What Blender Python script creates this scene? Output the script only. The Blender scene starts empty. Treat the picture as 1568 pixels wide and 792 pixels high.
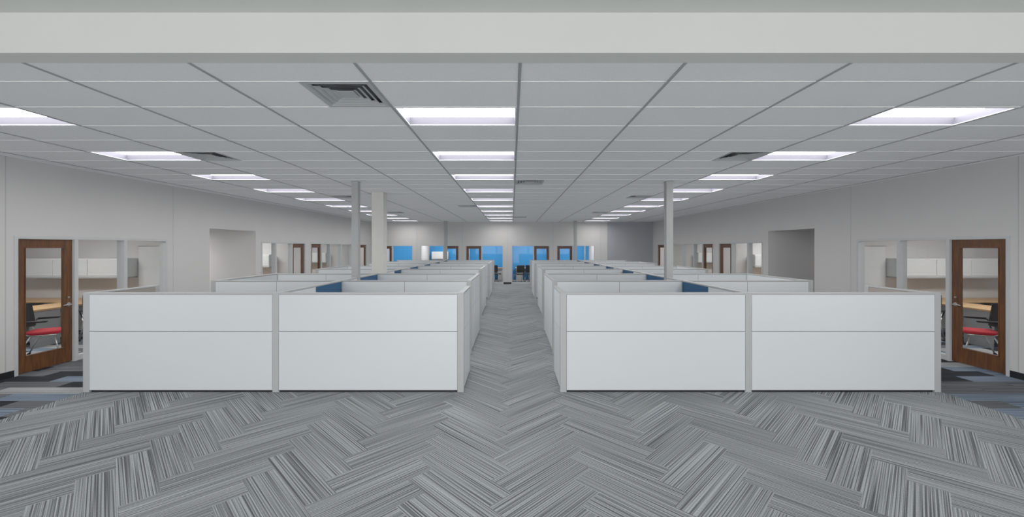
import bpy, bmesh, math, random
from mathutils import Vector, Matrix
random.seed(7)
sc = bpy.context.scene
try:
    sc.view_settings.view_transform = 'Standard'
    sc.view_settings.look = 'None'
    sc.view_settings.gamma = 1.2
except Exception:
    pass

# ------------------------------------------------------------ materials
def srgb(h):
    h = h.lstrip('#')
    c = [int(h[i:i+2], 16)/255 for i in (0, 2, 4)]
    return tuple((v/12.92 if v <= .04045 else ((v+.055)/1.055)**2.4) for v in c) + (1,)

def mat(name, col, rough=.6, metal=0, noise=0.0, nscale=8, bump=0.0, bscale=200, spec=.5):
    m = bpy.data.materials.new(name); m.use_nodes = True
    nt = m.node_tree; b = nt.nodes['Principled BSDF']
    c = srgb(col) if isinstance(col, str) else tuple(col)+(1,)
    b.inputs['Base Color'].default_value = c
    b.inputs['Roughness'].default_value = rough
    b.inputs['Metallic'].default_value = metal
    b.inputs['Specular IOR Level'].default_value = spec
    tc = nt.nodes.new('ShaderNodeTexCoord')
    if noise > 0:
        n = nt.nodes.new('ShaderNodeTexNoise'); n.inputs['Scale'].default_value = nscale
        n.inputs['Detail'].default_value = 4
        nt.links.new(tc.outputs['Object'], n.inputs['Vector'])
        r = nt.nodes.new('ShaderNodeValToRGB')
        r.color_ramp.elements[0].position = .3; r.color_ramp.elements[1].position = .7
        r.color_ramp.elements[0].color = tuple(max(0, v*(1-noise)) for v in c[:3])+(1,)
        r.color_ramp.elements[1].color = tuple(min(1, v*(1+noise)) for v in c[:3])+(1,)
        nt.links.new(n.outputs['Fac'], r.inputs['Fac'])
        nt.links.new(r.outputs['Color'], b.inputs['Base Color'])
    if bump > 0:
        n2 = nt.nodes.new('ShaderNodeTexNoise'); n2.inputs['Scale'].default_value = bscale
        nt.links.new(tc.outputs['Object'], n2.inputs['Vector'])
        bp = nt.nodes.new('ShaderNodeBump'); bp.inputs['Strength'].default_value = bump
        bp.inputs['Distance'].default_value = .002
        nt.links.new(n2.outputs['Fac'], bp.inputs['Height'])
        nt.links.new(bp.outputs['Normal'], b.inputs['Normal'])
    return m

def emis(name, col, s):
    m = bpy.data.materials.new(name); m.use_nodes = True
    nt = m.node_tree; nt.nodes.clear()
    o = nt.nodes.new('ShaderNodeOutputMaterial'); e = nt.nodes.new('ShaderNodeEmission')
    e.inputs['Color'].default_value = tuple(col)+(1,); e.inputs['Strength'].default_value = s
    nt.links.new(e.outputs[0], o.inputs['Surface'])
    return m

def glassmat(name):
    m = bpy.data.materials.new(name); m.use_nodes = True
    nt = m.node_tree; nt.nodes.clear()
    o = nt.nodes.new('ShaderNodeOutputMaterial')
    t = nt.nodes.new('ShaderNodeBsdfTransparent'); g = nt.nodes.new('ShaderNodeBsdfGlossy')
    t.inputs['Color'].default_value = (.96, .98, .98, 1)
    g.inputs['Roughness'].default_value = .02
    mx = nt.nodes.new('ShaderNodeMixShader'); f = nt.nodes.new('ShaderNodeLayerWeight')
    f.inputs['Blend'].default_value = .5
    p = nt.nodes.new('ShaderNodeMath'); p.operation = 'POWER'; p.inputs[1].default_value = 5
    q = nt.nodes.new('ShaderNodeMath'); q.operation = 'MULTIPLY_ADD'; q.inputs[1].default_value = .6; q.inputs[2].default_value = .03
    nt.links.new(f.outputs['Facing'], p.inputs[0]); nt.links.new(p.outputs[0], q.inputs[0])
    nt.links.new(q.outputs[0], mx.inputs[0])
    nt.links.new(t.outputs[0], mx.inputs[1]); nt.links.new(g.outputs[0], mx.inputs[2])
    nt.links.new(mx.outputs[0], o.inputs['Surface'])
    return m

def carpet(name, dark, mid, light, fu=130, fv=.5, tilevar=.06):
    m = bpy.data.materials.new(name); m.use_nodes = True
    nt = m.node_tree; N = nt.nodes; L = nt.links
    b = N['Principled BSDF']; b.inputs['Roughness'].default_value = .95
    b.inputs['Specular IOR Level'].default_value = .1
    uv = N.new('ShaderNodeUVMap'); uv.uv_map = 'UVMap'
    mp = N.new('ShaderNodeMapping'); mp.inputs['Scale'].default_value = (fu, fv, 1)
    L.new(uv.outputs[0], mp.inputs['Vector'])
    n = N.new('ShaderNodeTexNoise'); n.inputs['Scale'].default_value = 1
    n.inputs['Detail'].default_value = 1; n.inputs['Roughness'].default_value = .5
    L.new(mp.outputs[0], n.inputs['Vector'])
    sep = N.new('ShaderNodeSeparateXYZ'); L.new(uv.outputs[0], sep.inputs[0])
    fr = N.new('ShaderNodeMath'); fr.operation = 'MODULO'; fr.inputs[1].default_value = 10
    L.new(sep.outputs[0], fr.inputs[0])
    ml = N.new('ShaderNodeMath'); ml.operation = 'MULTIPLY'; ml.inputs[1].default_value = 2*math.pi/.0208
    L.new(fr.outputs[0], ml.inputs[0])
    sn = N.new('ShaderNodeMath'); sn.operation = 'SINE'; L.new(ml.outputs[0], sn.inputs[0])
    ad = N.new('ShaderNodeMath'); ad.operation = 'MULTIPLY_ADD'; ad.inputs[1].default_value = .07
    L.new(sn.outputs[0], ad.inputs[0]); L.new(n.outputs['Fac'], ad.inputs[2])
    r = N.new('ShaderNodeValToRGB'); e = r.color_ramp.elements
    e[0].position = .36; e[0].color = srgb(dark)
    e[1].position = .62; e[1].color = srgb(light)
    k = e.new(.48); k.color = srgb(mid)
    L.new(ad.outputs[0], r.inputs['Fac'])
    mp2 = N.new('ShaderNodeMapping'); mp2.inputs['Scale'].default_value = (240, 70, 1)
    L.new(uv.outputs[0], mp2.inputs['Vector'])
    n2 = N.new('ShaderNodeTexNoise'); n2.inputs['Scale'].default_value = 1; n2.inputs['Detail'].default_value = 1
    L.new(mp2.outputs[0], n2.inputs['Vector'])
    d = N.new('ShaderNodeMath'); d.operation = 'DIVIDE'; d.inputs[1].default_value = 10
    L.new(sep.outputs[0], d.inputs[0])
    fl = N.new('ShaderNodeMath'); fl.operation = 'FLOOR'; L.new(d.outputs[0], fl.inputs[0])
    wn = N.new('ShaderNodeTexWhiteNoise'); wn.noise_dimensions = '1D'; L.new(fl.outputs[0], wn.inputs['W'])
    m1 = N.new('ShaderNodeMapRange'); m1.inputs['To Min'].default_value = 1-tilevar; m1.inputs['To Max'].default_value = 1+tilevar
    L.new(wn.outputs['Value'], m1.inputs['Value'])
    m2 = N.new('ShaderNodeMapRange'); m2.inputs['From Min'].default_value = .25; m2.inputs['From Max'].default_value = .75
    m2.inputs['To Min'].default_value = .75; m2.inputs['To Max'].default_value = 1.25
    L.new(n2.outputs['Fac'], m2.inputs['Value'])
    mu = N.new('ShaderNodeMath'); mu.operation = 'MULTIPLY'
    L.new(m1.outputs[0], mu.inputs[0]); L.new(m2.outputs[0], mu.inputs[1])
    vm = N.new('ShaderNodeVectorMath'); vm.operation = 'SCALE'
    L.new(r.outputs['Color'], vm.inputs[0]); L.new(mu.outputs[0], vm.inputs['Scale'])
    L.new(vm.outputs[0], b.inputs['Base Color'])
    bp = N.new('ShaderNodeBump'); bp.inputs['Strength'].default_value = .2; bp.inputs['Distance'].default_value = .002
    L.new(n.outputs['Fac'], bp.inputs['Height']); L.new(bp.outputs[0], b.inputs['Normal'])
    return m

def wood(name, c1, c2, sx=(12, 12, 1.2)):
    m = bpy.data.materials.new(name); m.use_nodes = True
    nt = m.node_tree; N = nt.nodes; L = nt.links
    b = N['Principled BSDF']; b.inputs['Roughness'].default_value = .4
    tc = N.new('ShaderNodeTexCoord'); mp = N.new('ShaderNodeMapping'); mp.inputs['Scale'].default_value = sx
    L.new(tc.outputs['Object'], mp.inputs[0])
    n = N.new('ShaderNodeTexNoise'); n.inputs['Scale'].default_value = 3; n.inputs['Detail'].default_value = 8
    L.new(mp.outputs[0], n.inputs['Vector'])
    r = N.new('ShaderNodeValToRGB'); r.color_ramp.elements[0].position = .35; r.color_ramp.elements[1].position = .68
    r.color_ramp.elements[0].color = srgb(c1); r.color_ramp.elements[1].color = srgb(c2)
    L.new(n.outputs['Fac'], r.inputs[0]); L.new(r.outputs[0], b.inputs['Base Color'])
    return m

M = dict(
 wall=mat('wall_paint', '#cfcdcc', .8, noise=.015, nscale=1.5, bump=.1),
 bulk=mat('bulkhead_paint', '#d8d9d4', .8, noise=.012, nscale=1.5, bump=.1),
 soff=mat('soffit_paint', '#d6d8d4', .8, noise=.012, nscale=1.5),
 accent=mat('accent_gray_paint', '#a6a9af', .8, noise=.03, nscale=1.5),
 blue=mat('blue_paint', '#1f86cc', .7, noise=.03, nscale=2),
 tile=mat('acoustic_tile', '#f6f7f8', .9, noise=.025, nscale=60, bump=.3, bscale=300),
 barL=mat('main_tee', '#9da0a0', .6, noise=.02),  # darker gray puts the shadow along the long bars into the colour
 barW=mat('cross_tee', '#f4f5f5', .6, noise=.02),
 black=mat('rubber_base_black', '#101114', .5, noise=.05),
 frame=mat('aluminum_frame', '#c3c5c6', .45, noise=.02),
 lam=mat('white_laminate', '#e0e5e8', .38, noise=.006, nscale=1.2),
 trim=mat('panel_trim_silver', '#b6b8b8', .45, noise=.02),
 seam=mat('panel_reveal', '#77797a', .6, noise=.02),
 navy=mat('blue_fabric', '#2a5680', .9, noise=.08, nscale=150),
 taupe=mat('taupe_fabric', '#a39b93', .9, noise=.06, nscale=150),
 tro=mat('troffer_reflector', '#6c6b77', .5, noise=.02),
 hous=mat('troffer_housing', '#e6e6ea', .5, noise=.01),
 dif=mat('diffuser_metal', '#b4b8b8', .5, noise=.03),
 dark=mat('duct_dark', '#6a6d6f', .8, noise=.05),
 colw=mat('column_white', '#dcdad4', .6, noise=.02),
 colg=mat('column_gray', '#a9abaa', .5, noise=.02),
 wood=wood('door_wood', '#4b2b14', '#6b411f'),
 deskw=wood('desk_wood', '#b98f60', '#d3ad7c', (1.5, 12, 12)),
 met=mat('brushed_nickel', '#b8b8b6', .3, metal=.9, noise=.02),
 red=mat('red_fabric', '#c01028', .85, noise=.08, nscale=120),
 mesh=mat('black_mesh', '#1a1b1d', .7, noise=.2, nscale=300),
 white=mat('cabinet_white', '#dadcdc', .4, noise=.01),
 cabg=mat('cabinet_gray', '#9b9c9c', .5, noise=.03),
 glass=glassmat('clear_glass'),
 lens=emis('troffer_lens', (1, .985, .975), 11.0),
 lens2=emis('office_lens', (1, .99, .98), 24.0),
 lens3=emis('corridor_lens', (1, .99, .98), 4.0),
 sub=mat('subfloor', '#55585a', .95, noise=.1),
)
C_main = carpet('carpet_herringbone', '#4c5053', '#787d80', '#9da2a6')
C_blk = carpet('carpet_black', '#15171a', '#212327', '#34373c')
C_blu = carpet('carpet_blue', '#4a5868', '#647384', '#8490a0')
C_lgt = carpet('carpet_light', '#7c7e7f', '#959797', '#adafaf')
C_mid = carpet('carpet_mid', '#3a3d41', '#54575b', '#737679')

# ------------------------------------------------------------ builder
def new_mesh(name, bm, mats, bevel=0, smooth=False, parent=None):
    me = bpy.data.meshes.new(name); bm.to_mesh(me); bm.free()
    for m in mats: me.materials.append(m)
    o = bpy.data.objects.new(name, me); sc.collection.objects.link(o)
    if smooth:
        for p in me.polygons: p.use_smooth = True
    if bevel:
        bv = o.modifiers.new('bevel', 'BEVEL'); bv.width = bevel; bv.segments = 2; bv.limit_method = 'ANGLE'
    if parent: o.parent = parent
    return o

class B:
    def __init__(s, xf=None):
        s.bm = bmesh.new(); s.mats = []; s.xf = xf
    def mi(s, m):
        m = M[m] if isinstance(m, str) else m
        if m not in s.mats: s.mats.append(m)
        return s.mats.index(m)
    def P(s, p):
        return Vector(s.xf(*p)) if s.xf else Vector(p)
    def box(s, x0, x1, y0, y1, z0, z1, m):
        if x0 > x1: x0, x1 = x1, x0
        if y0 > y1: y0, y1 = y1, y0
        k = s.mi(m)
        v = [s.bm.verts.new(s.P((x, y, z))) for z in (z0, z1) for y in (y0, y1) for x in (x0, x1)]
        c = sum((q.co for q in v), Vector())/8
        for f in ((0, 1, 3, 2), (4, 5, 7, 6), (0, 1, 5, 4), (2, 3, 7, 6), (0, 2, 6, 4), (1, 3, 7, 5)):
            fc = s.bm.faces.new([v[i] for i in f]); fc.material_index = k
            fc.normal_update()
            if fc.normal.dot(fc.calc_center_median()-c) < 0: fc.normal_flip()
    def quad(s, pts, m):
        fc = s.bm.faces.new([s.bm.verts.new(s.P(p)) for p in pts]); fc.material_index = s.mi(m)
    def tube(s, pts, r, m, n=10):
        k = s.mi(m); pts = [s.P(p) for p in pts]; rings = []
        for i, p in enumerate(pts):
            a = pts[max(0, i-1)]; b = pts[min(len(pts)-1, i+1)]
            t = (b-a).normalized()
            up = Vector((0, 0, 1)) if abs(t.z) < .9 else Vector((1, 0, 0))
            u = t.cross(up).normalized(); w = t.cross(u)
            rings.append([s.bm.verts.new(p+r*(math.cos(q)*u+math.sin(q)*w)) for q in [2*math.pi*j/n for j in range(n)]])
        for a, b in zip(rings, rings[1:]):
            for j in range(n):
                f = s.bm.faces.new((a[j], a[(j+1) % n], b[(j+1) % n], b[j])); f.material_index = k; f.smooth = True
        for e in (rings[0], rings[-1]):
            f = s.bm.faces.new(e); f.material_index = k
    def done(s, name, bevel=0, parent=None):
        bmesh.ops.recalc_face_normals(s.bm, faces=s.bm.faces[:])
        return new_mesh(name, s.bm, s.mats, bevel, parent=parent)

# ------------------------------------------------------------ constants
WX = 7.62; YB = 22.0; CZ = 3.36; NZ = 3.64; YN0 = -3.5
OX = 12.0; OZ = 2.7

# ------------------------------------------------------------ floor
b = B(); b.box(-OX-.2, OX+.2, YN0-.2, 26.2, -.12, -.004, 'sub'); b.done('subfloor_slab')

bm = bmesh.new(); uvl = bm.loops.layers.uv.new('UVMap')
def plank(c, ulen_axis, mi, jitter=True):
    off = random.randint(0, 400)*10
    vo = random.random()*20
    v = [bm.verts.new((p[0], p[1], 0)) for p in c]
    f = bm.faces.new(v); f.material_index = mi
    Lg = (Vector(c[1])-Vector(c[0])).length; W = (Vector(c[3])-Vector(c[0])).length
    uv = [(0, 0), (0, Lg), (W, Lg), (W, 0)]
    for l, q in zip(f.loops, uv): l[uvl].uv = (q[0]+off+1, q[1]+vo)
    f.normal_update()
    if f.normal.z < 0: f.normal_flip()
w = .25; S2 = math.sqrt(.5)
def R(a, bb):
    return ((a-bb)*w*S2, (a+bb)*w*S2+.1)
XB = 5.87
for j in range(-6, 7):
    for k in range(-60, 110):
        h0 = (k, k+8*j)
        X, Y = R(h0[0]+2, h0[1])
        if -XB-1 < X < XB+1 and YN0-1 < Y < YB+1:
            plank([R(h0[0], h0[1]), R(h0[0]+4, h0[1]), R(h0[0]+4, h0[1]+1), R(h0[0], h0[1]+1)], 0, 0)
        v0 = (k, k+1+8*j)
        X, Y = R(v0[0], v0[1]+2)
        if -XB-1 < X < XB+1 and YN0-1 < Y < YB+1:
            plank([R(v0[0], v0[1]), R(v0[0], v0[1]+4), R(v0[0]+1, v0[1]+4), R(v0[0]+1, v0[1])], 0, 0)
for co, no in (((XB, 0, 0), (1, 0, 0)), ((-XB, 0, 0), (-1, 0, 0)), ((0, YB, 0), (0, 1, 0)), ((0, YN0, 0), (0, -1, 0))):
    bmesh.ops.bisect_plane(bm, geom=bm.verts[:]+bm.edges[:]+bm.faces[:], plane_co=co, plane_no=no, clear_outer=True)
def strip(xa, xb, ya, yb):
    y = ya; row = 0
    while y < yb:
        y1 = min(y+.25, yb)
        x = xa-((row*.37) % 1.0)
        while x < xb:
            p0 = max(x, xa); p1 = min(x+1.0, xb)
            if p1-p0 > .02:
                mi = random.choices([1, 2, 3, 4], [.34, .18, .22, .26])[0]
                plank([(p0, y), (p1, y), (p1, y1), (p0, y1)], 0, mi)
            x += 1.0
        y = y1; row += 1
strip(-WX-.15, -XB, YN0, YB); strip(XB, WX+.15, YN0, YB)
strip(-OX, -WX-.15, 4, YB); strip(WX+.15, OX, 4, YB)
strip(-OX, OX, YB, 26)
new_mesh('floor', bm, [C_main, C_blk, C_blu, C_lgt, C_mid])

# ------------------------------------------------------------ ceiling
TX = 1.237; TX0 = .06; TY = .617; TY0 = 3.385; YC0 = 3.03
lights = []
for k in range(1, 30, 3):
    for n in (-5, -1, 3):
        lights.append((n, k))
difs = []
difs += [(TX0-TX-.617, 0), (TX0, 8), (TX0-TX-.617, 16), (TX0, 24)]
for k in (4, 12, 20):
    difs += [(TX0-4*TX, k), (TX0+3*TX-.617, k)]
L = set(lights)
b = B()
zt = CZ+.002
for n in range(-7, 7):
    x0 = max(TX0+n*TX, -WX); x1 = min(TX0+(n+1)*TX, WX)
    if x1 <= x0: continue
    for k in range(-1, 32):
        y0 = max(TY0+k*TY, YC0); y1 = min(TY0+(k+1)*TY, YB)
        if y1 <= y0 or (n, k) in L: continue
        xs0, xs1 = x0, x1
        for dx, dk in difs:
            if dk == k and x0-.01 < dx < x1-.01:
                if abs(dx-x0) < .01: xs0 = dx+.617
                else: xs1 = dx
        b.quad([(xs0, y0, zt), (xs1, y0, zt), (xs1, y1, zt), (xs0, y1, zt)], 'tile')
b.box(-WX, WX, YC0, YB, 3.7, 3.75, 'tile')
b.done('ceiling')
b = B()
for n in range(-6, 7):
    x = TX0+n*TX
    b.box(x-.012, x+.012, YC0, YB, CZ-.004, CZ+.03, 'barL')
for k in range(0, 31):
    y = TY0+k*TY
    b.box(-WX, WX, y-.007, y+.007, CZ-.0025, CZ+.02, 'barW')
for dx, k in difs:
    x = dx if abs(((dx-TX0)/TX) % 1) > .1 and abs(((dx-TX0)/TX) % 1) < .9 else dx+.617
    b.box(x-.01, x+.01, TY0+k*TY, TY0+(k+1)*TY, CZ-.002, CZ+.02, 'barW')
b.box(-WX, -WX+.02, YC0, YB, CZ-.003, CZ+.02, 'barW'); b.box(WX-.02, WX, YC0, YB, CZ-.003, CZ+.02, 'barW')
b.done('ceiling_grid')

def troffer(x0, x1, y0, y1, z, lens='lens', rec=.085):
    b = B(); g = .014
    x0 += g; x1 -= g; y0 += g; y1 -= g
    r = .014
    for q in ((x0, x1, y0, y0+r), (x0, x1, y1-r, y1), (x0, x0+r, y0+r, y1-r), (x1-r, x1, y0+r, y1-r)):
        b.box(*q, z, z+.012, 'hous')
    a0, a1, c0, c1 = x0+r, x1-r, y0+r, y1-r
    t = .008; zt = z+rec; zb = z+.006
    A = [(a0, c0, zb), (a1, c0, zb), (a1, c1, zb), (a0, c1, zb)]
    T = [(a0+t, c0+t, zt), (a1-t, c0+t, zt), (a1-t, c1-t*3, zt), (a0+t, c1-t*3, zt)]
    for i in range(4):
        b.quad([A[i], A[(i+1) % 4], T[(i+1) % 4], T[i]], 'tro')
    b.quad(T, lens)
    b.box(x0, x1, y0, y1, zt+.02, zt+.03, 'hous')
    for q in ((x0, x1, y0, y0+.004), (x0, x1, y1-.004, y1), (x0, x0+.004, y0, y1), (x1-.004, x1, y0, y1)):
        b.box(*q, z+.012, zt+.02, 'hous')
    b.done('ceiling_light_troffer')
for n, k in lights:
    troffer(TX0+n*TX, TX0+(n+1)*TX, TY0+k*TY, TY0+(k+1)*TY, CZ)

def diffuser(x0, y0, s=.617):
    b = B(); z = CZ; cx = x0+s/2; cy = y0+s/2; h = s/2-.012
    def ring(h0, z0, h1, z1, m):
        a = [(cx-h0, cy-h0, z0), (cx+h0, cy-h0, z0), (cx+h0, cy+h0, z0), (cx-h0, cy+h0, z0)]
        c = [(cx-h1, cy-h1, z1), (cx+h1, cy-h1, z1), (cx+h1, cy+h1, z1), (cx-h1, cy+h1, z1)]
        for i in range(4):
            b.quad([a[i], a[(i+1) % 4], c[(i+1) % 4], c[i]], m)
    ring(h, z-.003, h-.035, z-.003, 'dif')
    ring(h-.035, z-.003, h-.06, z+.02, 'dif')
    for i in range(3):
        ho = h-.075-i*.055
        ring(ho, z-.001+.004*i, ho-.04, z+.022, 'dif')
    b.box(cx-.075, cx+.075, cy-.075, cy+.075, z+.008, z+.014, 'dif')
    b.box(cx-h, cx+h, cy-h, cy+h, z+.06, z+.07, 'dark')
    for q in ((cx-h, cx+h, cy-h, cy-h+.004), (cx-h, cx+h, cy+h-.004, cy+h), (cx-h, cx-h+.004, cy-h, cy+h), (cx+h-.004, cx+h, cy-h, cy+h)):
        b.box(*q, z, z+.06, 'dark')
    b.tube([(cx, cy, z+.07), (cx, cy, z+.22)], .12, 'dif', 20)
    b.done('air_diffuser')
for dx, k in difs: diffuser(dx, TY0+k*TY)

# near ceiling + bulkhead
b = B()
hx = [(-5, -3.8), (-1.9, -.7), (.7, 1.9), (3.8, 5)]; hy = [(-2.0, -1.4), (.6, 1.2)]
ys = [YN0, -2.0, -1.4, .6, 1.2, 2.875]
for i in range(5):
    if (ys[i], ys[i+1]) in hy:
        xs = [-WX]+[v for p in hx for v in p]+[WX]
        for j in range(0, len(xs), 2): b.box(xs[j], xs[j+1], ys[i], ys[i+1], NZ, NZ+.05, 'soff')
    else: b.box(-WX, WX, ys[i], ys[i+1], NZ, NZ+.05, 'soff')
b.done('ceiling_foyer')
for a in hx:
    for c in hy: troffer(a[0], a[1], c[0], c[1], NZ)
b = B(); b.box(-WX, WX, 2.875, YC0, CZ-.004, 3.75, 'bulk'); b.done('wall_bulkhead')

# ------------------------------------------------------------ walls
units = {
 'side': [
  (6.22, 8.99, [(6.27, 7.08, 1)], [(7.14, 7.98), (8.05, 8.94)]),
  (12.36, 15.0, [(14.12, 14.95, 0)], [(12.41, 13.1), (13.17, 14.07)]),
  (15.38, 19.35, [(15.43, 16.24, 1)], [(16.29, 17.02), (17.08, 18.12), (18.18, 19.3)]),
  (20.0, 21.3, [(20.1, 21.25, 0)], []),
 ],
 'back': [
  (-7.3, -5.35, [(-7.25, -6.5, 1)], [(-6.45, -5.4)]),
  (-4.98, -2.85, [(-3.68, -2.9, 0)], [(-4.93, -3.73)]),
  (-2.52, -.46, [(-2.47, -1.66, 1)], [(-1.61, -.51)]),
  (-.03, 2.05, [(1.2, 2.0, 0)], [(.02, 1.15)]),
  (2.4, 4.5, [(2.45, 3.26, 1)], [(3.31, 3.92), (3.97, 4.45)]),
 ]}
HT = 2.16
def wallf(side):
    if side == 'left': return lambda u, v, z: (-WX-v, u, z)
    if side == 'right': return lambda u, v, z: (WX+v, u, z)
    if side == 'front': return lambda u, v, z: (u, YN0-v, z)
    return lambda u, v, z: (u, YB+v, z)
def wall(side, lo, hi, ops, top, name, matn='wall'):
    b = B(wallf(side)); base = B(wallf(side))
    u = lo
    for (a, c, zt) in sorted(ops):
        b.box(u, a, 0, .12, 0, top, matn); base.box(u, a, -.012, 0, 0, .1, 'black')
        b.box(a, c, 0, .12, zt, top, matn)
        u = c
    b.box(u, hi, 0, .12, 0, top, matn); base.box(u, hi, -.012, 0, 0, .1, 'black')
    b.done(name); base.done('baseboard_'+side)
for side in ('left', 'right'):
    ops = [(q[0], q[1], HT) for q in units['side']] + [(10.25, 12.1, 2.46)]
    wall(side, YN0, YB, ops, 3.75, 'wall_'+side)
    t = B(wallf(side))
    for u in (6.12, 9.15):
        t.box(u-.005, u+.005, -.004, 0, .1, CZ, 'trim')
    t.done('trim_wall_seam_'+side)
wall('back', -WX-.12, WX+.12, [(q[0], q[1], HT-.06) for q in units['back']], 3.75, 'wall_back')
b = B(wallf('back')); b.box(5.15, WX, -.006, 0, .1, CZ, 'accent'); b.done('wall_accent_panel')  # thin darker gray sheet over the right end of the back wall
t = B(wallf('back'))
for u in (-5.15, -2.68, -.25, 2.22, 4.8): t.box(u-.02, u+.02, -.006, 0, .1, CZ, 'frame')
t.done('trim_wall_seam_back')
# unseen glazed wall behind the camera, added to let world light in
fg = [(-7.3+i*1.845, -7.3+i*1.845+1.78) for i in range(8)]
b = B(wallf('front')); b.box(-WX-.12, WX+.12, 0, .12, 3.4, 3.75, 'wall'); b.box(-WX-.12, WX+.12, 0, .12, 0, .12, 'wall')
u = -WX-.12
for a, c in fg: b.box(u, a, 0, .12, .12, 3.4, 'wall'); u = c
b.box(u, WX+.12, 0, .12, .12, 3.4, 'wall'); b.done('wall_front')
b = B(wallf('front'))
for a, c in fg:
    b.box(a, a+.03, .02, .1, .12, 3.4, 'frame'); b.box(c-.03, c, .02, .1, .12, 3.4, 'frame')
    b.box(a, c, .02, .1, .12, .16, 'frame'); b.box(a, c, .02, .1, 3.36, 3.4, 'frame'); b.box(a, c, .02, .1, 2.3, 2.35, 'frame')
    b.quad([(a, .06, .12), (c, .06, .12), (c, .06, 3.4), (a, .06, 3.4)], 'glass')
b.done('window_facade')

# ------------------------------------------------------------ doors & windows
cnt = {'d': 0, 'w': 0}
def door(side, u0, u1, hinge_low, H):
    f = wallf(side); b = B(f)
    v0, v1 = .03, .075; st = .115; zb = .012; zt = H-.05
    u0 += .004; u1 -= .004
    b.box(u0, u0+st, v0, v1, zb, zt, 'wood'); b.box(u1-st, u1, v0, v1, zb, zt, 'wood')
    b.box(u0+st, u1-st, v0, v1, zt-.13, zt, 'wood'); b.box(u0+st, u1-st, v0, v1, zb, .26, 'wood')
    g = .012
    for q in ((u0+st, u0+st+g, .26, zt-.13), (u1-st-g, u1-st, .26, zt-.13), (u0+st, u1-st, .26, .26+g), (u0+st, u1-st, zt-.13-g, zt-.13)):
        b.box(q[0], q[1], v0-.006, v1+.006, q[2], q[3], 'wood')
    a, c = u0+st+.002, u1-st-.002
    b.quad([(a, .052, .262), (c, .052, .262), (c, .052, zt-.132), (a, .052, zt-.132)], 'glass')
    uh = (u1-.06) if hinge_low else (u0+.06); d = -1 if hinge_low else 1
    b.tube([(uh, v0, 1.0), (uh, v0-.012, 1.0)], .032, 'met', 20)
    b.tube([(uh, v0-.01, 1.0), (uh, v0-.055, 1.0)], .011, 'met')
    b.tube([(uh-d*.005, v0-.055, 1.0), (uh+d*.06, v0-.06, 1.0), (uh+d*.12, v0-.052, .995)], .010, 'met')
    b.tube([(uh, v0, 1.12), (uh, v0-.01, 1.12)], .018, 'met', 16)
    uo = u0 if hinge_low else u1
    for z in (.3, 1.05, 1.85): b.tube([(uo, v0-.008, z-.05), (uo, v0-.008, z+.05)], .007, 'met', 8)
    cnt['d'] += 1; b.done('door_%d' % cnt['d'], .002)
def framef(side, u0, u1, doors, glasses, H):
    f = wallf(side); b = B(f)
    va, vb = -.012, .13
    b.box(u0, u1, va, vb, H-.045, H, 'frame')
    segs = sorted([(a, c, 'd') for a, c, *_ in doors]+[(a, c, 'g') for a, c in glasses])
    u = u0
    for a, c, t in segs:
        b.box(u, a, va, vb, 0, H-.045, 'frame'); u = c
        if t == 'g':
            b.box(a, c, va+.02, vb-.02, 0, .09, 'frame')
            b.quad([(a, .05, .09), (c, .05, .09), (c, .05, H-.045), (a, .05, H-.045)], 'glass')
    b.box(u, u1, va, vb, 0, H-.045, 'frame')
    cnt['w'] += 1; b.done('window_%d' % cnt['w'])
for side in ('left', 'right'):
    for q in units['side']:
        framef(side, q[0], q[1], q[2], q[3], HT)
        for d in q[2]: door(side, d[0], d[1], d[2], HT)
for q in units['back']:
    framef('back', q[0], q[1], q[2], q[3], HT-.06)
    for d in q[2]: door('back', d[0], d[1], d[2], HT-.06)

# ------------------------------------------------------------ side office shells
def panel_light(x0, x1, y0, y1, z, lens='lens2'):
    b = B()
    b.box(x0, x1, y0, y1, z-.02, z-.001, 'hous')
    b.quad([(x0+.03, y0+.03, z-.022), (x1-.03, y0+.03, z-.022), (x1-.03, y1-.03, z-.022), (x0+.03, y1-.03, z-.022)], lens)
    b.done('office_ceiling_light')
rooms = [(5.5, 9.95), (12.22, 15.14), (15.24, 19.62), (19.74, 22)]
for side, sg in (('left', -1), ('right', 1)):
    xi = sg*(WX+.12); xo = sg*OX
    b = B()
    b.box(xo, xo+sg*.12, 5.38, YB, 0, OZ+.05, 'wall')
    b.done('wall_office_outer_'+side)
    for i, (ya, yb) in enumerate(((5.38, 5.5), (9.95, 10.13), (12.1, 12.22), (15.14, 15.24), (19.62, 19.74), (22.0, 22.12))):
        b = B(); b.box(xi, xo, ya, yb, 0, OZ, 'wall'); b.done('wall_office_%s_%s' % ('abcdef'[i], side))
    b = B(); b.box(xi, xo, 5.38, YB, OZ, OZ+.05, 'tile'); b.done('ceiling_offices_'+side)
    b = B(); b.box(xi, xo, 10.25, 12.1, 2.46, 2.5, 'wall'); b.box(xi, xo, 10.13, 10.25, 0, 2.5, 'wall'); b.done('ceiling_corridor_'+side)
    for (ya, yb) in rooms:
        xc = sg*9.7; yc = (ya+yb)/2
        panel_light(xc-.6, xc+.6, yc-.3, yc+.3, OZ)
    panel_light(sg*10.4-.6, sg*10.4+.6, 10.9, 11.5, 2.46, 'lens2' if sg < 0 else 'lens3')
b = B(); b.box(-OX, OX, 25.2, 25.32, 0, OZ, 'blue'); b.done('wall_back_offices_blue')
b = B(); b.box(-OX, OX, YB+.12, 25.32, OZ, OZ+.05, 'tile'); b.done('ceiling_back_offices')
for i, u in enumerate((-7.6, -5.15, -2.68, -.25, 2.22, 4.8, 7.6)):
    b = B(); b.box(u-.05, u+.05, YB+.12, 25.2, 0, OZ, 'wall'); b.done('wall_back_office_'+'abcdefg'[i])
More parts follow.
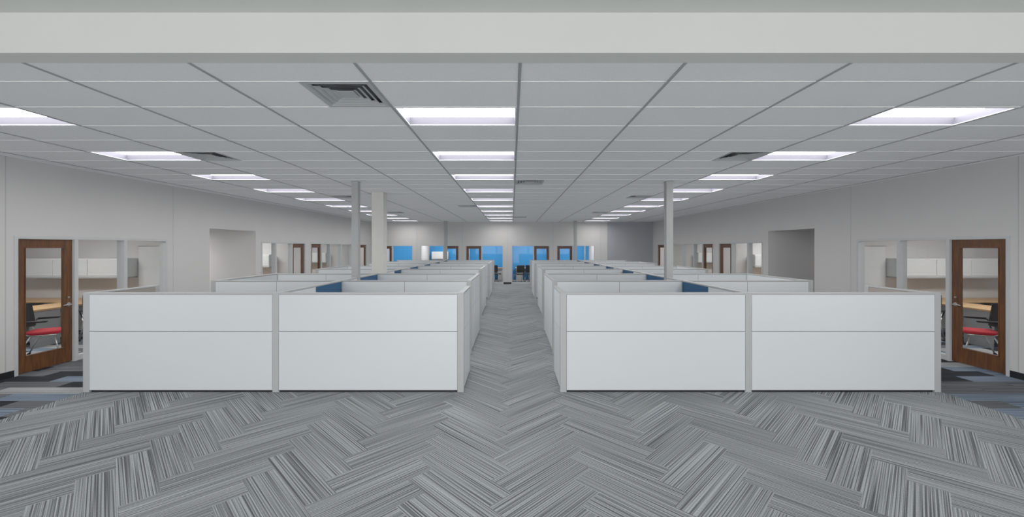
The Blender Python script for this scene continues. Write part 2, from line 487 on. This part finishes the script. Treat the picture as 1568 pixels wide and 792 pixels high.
for u in (-6.4, -3.9, -1.4, 1.0, 3.5):
    panel_light(u-.6, u+.6, 23.3, 23.9, OZ)

# ------------------------------------------------------------ office furniture
def overhead(x0, x1, y1, z0=1.28, z1=1.72, dp=.38):
    b = B(); y1 -= .004
    b.box(x0, x1, y1-dp, y1, z0, z1, 'white')
    n = max(1, round(abs(x1-x0)/.9)); s = (x1-x0)/n
    for i in range(n):
        a = x0+i*s; c = a+s; g = .012*(1 if s > 0 else -1)
        b.box(a+g, c-g, y1-dp-.016, y1-dp, z0+.03, z1-.03, 'white')
    b.box(x0, x1, y1-dp-.02, y1, z0-.03, z0, 'cabg')
    b.done('overhead_cabinet', .003)
def desk(x0, x1, y0, y1, rx0, rx1, ry0):
    b = B(); y1 -= .005
    b.box(x0, x1, y0, y1, .715, .75, 'deskw')
    b.box(rx0, rx1, ry0, y0, .715, .75, 'deskw')
    xs = sorted((x0, x1)); rs = sorted((rx0, rx1))
    b.box(xs[0]+.02, xs[0]+.45, y0+.05, y1, 0, .715, 'cabg')
    b.box(xs[1]-.45, xs[1]-.02, y0+.05, y1, 0, .715, 'cabg')
    for z in (.05, .28, .5):
        for a in (xs[0]+.03, xs[1]-.44): b.box(a, a+.41, y0+.035, y0+.05, z, z+.2, 'cabg')
    b.box(rs[0]+.03, rs[0]+.07, ry0+.05, ry0+.55, 0, .715, 'cabg'); b.box(rs[1]-.07, rs[1]-.03, ry0+.05, ry0+.55, 0, .715, 'cabg')
    b.done('office_desk', .003)
def chair(x, y, ang, seat='red'):
    c, s = math.cos(ang), math.sin(ang)
    b = B(lambda a, d, z: (x+a*c-d*s, y+a*s+d*c, z))
    k = b.mi(seat); rows = []
    n = 28
    for (sc_, z) in ((.9, .43), (1, .445), (1.0, .475), (.93, .492), (.6, .497)):
        ring = []
        for i in range(n):
            t = 2*math.pi*i/n
            cx = math.copysign(abs(math.cos(t))**.5, math.cos(t))*.245*sc_
            cy = math.copysign(abs(math.sin(t))**.5, math.sin(t))*.235*sc_
            ring.append(b.bm.verts.new(b.P((cx, cy, z))))
        rows.append(ring)
    for p, q in zip(rows, rows[1:]):
        for i in range(n):
            f = b.bm.faces.new((p[i], p[(i+1) % n], q[(i+1) % n], q[i])); f.material_index = k; f.smooth = True
    for e in (rows[0], rows[-1]): b.bm.faces.new(e).material_index = k
    def bp(i, j, o):
        t = -1+2*i/8; z = .56+.40*j/6
        return (t*.225, -.245-.05*(j/6)+.05*t*t+o, z)
    for o in (0, -.012):
        for i in range(8):
            for j in range(6):
                b.quad([bp(i, j, o), bp(i+1, j, o), bp(i+1, j+1, o), bp(i, j+1, o)], 'mesh')
    rim = [bp(i, 0, -.006) for i in range(9)]+[bp(8, j, -.006) for j in range(1, 7)]+[bp(i, 6, -.006) for i in range(7, -1, -1)]+[bp(0, j, -.006) for j in range(5, -1, -1)]
    b.tube(rim, .013, 'black', 8)
    for sg in (-1, 1):
        b.tube([(sg*.225, -.24, .6), (sg*.235, -.22, .47), (sg*.23, -.1, .425), (sg*.23, .2, .425)], .013, 'met', 8)
        b.tube([(sg*.23, -.12, .425), (sg*.25, -.22, .2), (sg*.27, -.29, .03)], .012, 'met', 8)
        b.tube([(sg*.23, .16, .425), (sg*.25, .22, .2), (sg*.265, .27, .03)], .012, 'met', 8)
        b.tube([(sg*.235, -.23, .5), (sg*.285, -.2, .66), (sg*.285, .08, .67)], .012, 'black', 8)
        b.box(sg*.285-.025, sg*.285+.025, -.18, .1, .665, .69, 'black')
        for yy in (-.29, .27):
            b.tube([(sg*.268-.012, yy, .027), (sg*.268+.012, yy, .027)], .026, 'black', 14)
    b.tube([(-.23, .0, .425), (.23, .0, .425)], .011, 'met', 8)
    b.done('guest_chair')
for sg in (-1, 1):
    overhead(sg*11.6, sg*9.15, 9.95)
    b = B(); b.box(sg*9.1, sg*8.0, 9.92, 9.946, 1.0, 2.0, 'white')
    b.box(sg*9.12, sg*7.98, 9.915, 9.93, .98, 1.0, 'met'); b.box(sg*9.12, sg*7.98, 9.915, 9.93, 2.0, 2.02, 'met'); b.done('whiteboard')
    desk(sg*11.9, sg*9.0, 9.3, 9.95, sg*10.1, sg*9.35, 7.9)
    chair(sg*8.42, 7.35, sg*1.0)
    chair(sg*8.7, 8.6, sg*2.2)
    for yb in (15.14, 19.62, 22.0):
        overhead(sg*11.2, sg*8.8, yb)
        desk(sg*11.6, sg*8.8, yb-.65, yb, sg*9.7, sg*9.0, yb-1.5)
for u in (-6.3, -3.9, -1.3, .7, 3.7):
    chair(u-.3, 23.2, .4, 'mesh'); chair(u+.4, 23.4, -.5, 'mesh')
for u in (-6.3, -3.9, -1.3, 1.1, 3.7):
    b = B(); b.box(u-.9, u+.9, 24.5, 25.15, .715, .75, 'deskw')
    b.box(u-.85, u-.45, 24.55, 25.15, 0, .715, 'cabg'); b.box(u+.45, u+.85, 24.55, 25.15, 0, .715, 'cabg'); b.done('office_desk', .003)
overhead(-4.9, -3.9, 25.19)

# ------------------------------------------------------------ columns
def column(name, x, y, wd, m):
    b = B(); h = wd/2
    b.box(x-h, x+h, y-h, y+h, 0, CZ, m)
    b.box(x-h-.012, x+h+.012, y-h-.012, y+h+.012, 0, .012, m)
    b.box(x-h-.01, x+h+.01, y-h-.01, y+h+.01, CZ-.012, CZ-.004, m)
    b.done(name, .006)
column('steel_column', -3.26, 8.5, .135, 'colg')
column('steel_column', 3.27, 8.5, .14, 'colg')
column('structural_column', -3.34, 10.25, .29, 'colw')
column('steel_column', -3.45, 21.2, .15, 'colg')
column('steel_column', 3.3, 21.2, .15, 'colg')

# ------------------------------------------------------------ cubicles
PH = 1.36; PT = .07
def panel(b, axis, a0, a1, c, mneg='lam', mpos='lam', split=1, two=None):
    def bx(p0, p1, q0, q1, z0, z1, m):
        if axis == 'x': b.box(p0, p1, q0, q1, z0, z1, m)
        else: b.box(q0, q1, p0, p1, z0, z1, m)
    if a0 > a1: a0, a1 = a1, a0
    if axis == 'y': c = c-PT/2
    t = .006
    bx(a0, a1, c+t, c+PT-t, .03, PH-.02, 'seam')
    bx(a0+.01, a1-.01, c+.02, c+PT-.02, 0, .03, 'black')
    bx(a0, a1, c-.001, c+PT+.001, PH-.022, PH, 'trim')
    s = (a1-a0)/split
    for i in range(split):
        p0 = a0+i*s+.004; p1 = a0+(i+1)*s-.004
        for (z0, z1) in ((.03, .828), (.837, PH-.027)):
            mm = mneg; mp = mpos
            if two and i >= two[0] : mm = two[1]; mp = two[1]
            bx(p0, p1, c, c+t, z0, z1, mm)
            bx(p0, p1, c+PT-t, c+PT, z0, z1, mp)
def post(b, x, y, wx=.085, wy=.074):
    b.box(x-wx/2, x+wx/2, y, y+wy, 0, PH+.002, 'trim')
rowsY = [5.556, 7.63, 9.66, 11.7, 13.78, 15.85, 17.9, 19.95]
XS = 3.23
for sg in (-1, 1):
    for r, y in enumerate(rowsY):
        xi = .66 if r == 0 else (.76 if r < 3 else .87)
        xo = 5.86 if r == 0 else 5.65
        b = B()
        sp = 1 if r == 0 else 2
        panel(b, 'x', sg*(xo-.085), sg*(XS+.0425), y, split=sp)
        panel(b, 'x', sg*(XS-.0425), sg*(xi+.085), y, split=sp)
        post(b, sg*(xo-.0425), y); post(b, sg*XS, y); post(b, sg*(xi+.0425), y)
        last = r == len(rowsY)-1
        if not last:
            y1 = rowsY[r+1]; ya = y+.075; yb = y1-.002
            segs = [(ya, yb)]
            if r == 1: segs = [(ya, 8.40), (8.60, yb)]
            if r == 2 and sg < 0: segs = [(10.42, yb)]
            for i, (p, q) in enumerate(segs):
                if r == 1:
                    panel(b, 'y', p, q, sg*XS, *(('lam', 'lam') if i == 0 else ('navy', 'navy')))
                else:
                    panel(b, 'y', p, q, sg*XS, split=2, two=(1, 'navy'))
            xin = sg*(xi+.0425); xou = sg*(xo-.0425)
            if r == 0:
                panel(b, 'y', ya, 6.46, xin); b.box(xin-.037, xin+.037, 6.46, 6.535, 0, PH+.002, 'trim')
                m2 = ('lam', 'taupe') if sg < 0 else ('taupe', 'lam')
                panel(b, 'y', ya, 6.6, xou, *m2); b.box(xou-.037, xou+.037, 6.6, 6.675, 0, PH+.002, 'trim')
            elif r % 2 == 1:
                panel(b, 'y', ya, yb, xin); panel(b, 'y', ya, yb, xou)
            for j, (p, q) in enumerate(((xi+.12, XS-.04), (XS+.04, xo-.12))):
                if r == 2 and sg < 0: 
                    if j: p = 3.52
                    else: q = 3.16
                b.box(sg*p, sg*q, y+.075, y+.68, .71, .74, 'white')
                b.box(sg*(p+.05), sg*(p+.45), y+.1, y+.66, .03, .71, 'trim')
                b.box(sg*(p+.06), sg*(p+.44), y+.66, y+.675, .05, .36, 'white')
                b.box(sg*(p+.06), sg*(p+.44), y+.66, y+.675, .37, .69, 'white')
                b.box(sg*(q-.04), sg*(q-.0), y+.1, y+.62, 0, .71, 'trim')
        b.done('office_cubicle', .0015)

# ------------------------------------------------------------ world & camera
wd = bpy.data.worlds.new('world'); sc.world = wd; wd.use_nodes = True
wd.node_tree.nodes['Background'].inputs[0].default_value = (1, 1, 1, 1)
wd.node_tree.nodes['Background'].inputs[1].default_value = 3.0
cd = bpy.data.cameras.new('camera'); cam = bpy.data.objects.new('camera', cd); sc.collection.objects.link(cam)
cam.location = (0, 0, 1.98); cam.rotation_euler = (math.radians(90), 0, 0)
cd.sensor_width = 36; cd.lens = 36*623/1568; cd.shift_y = -17/1568; cd.shift_x = 0
cd.clip_start = .05
sc.camera = cam
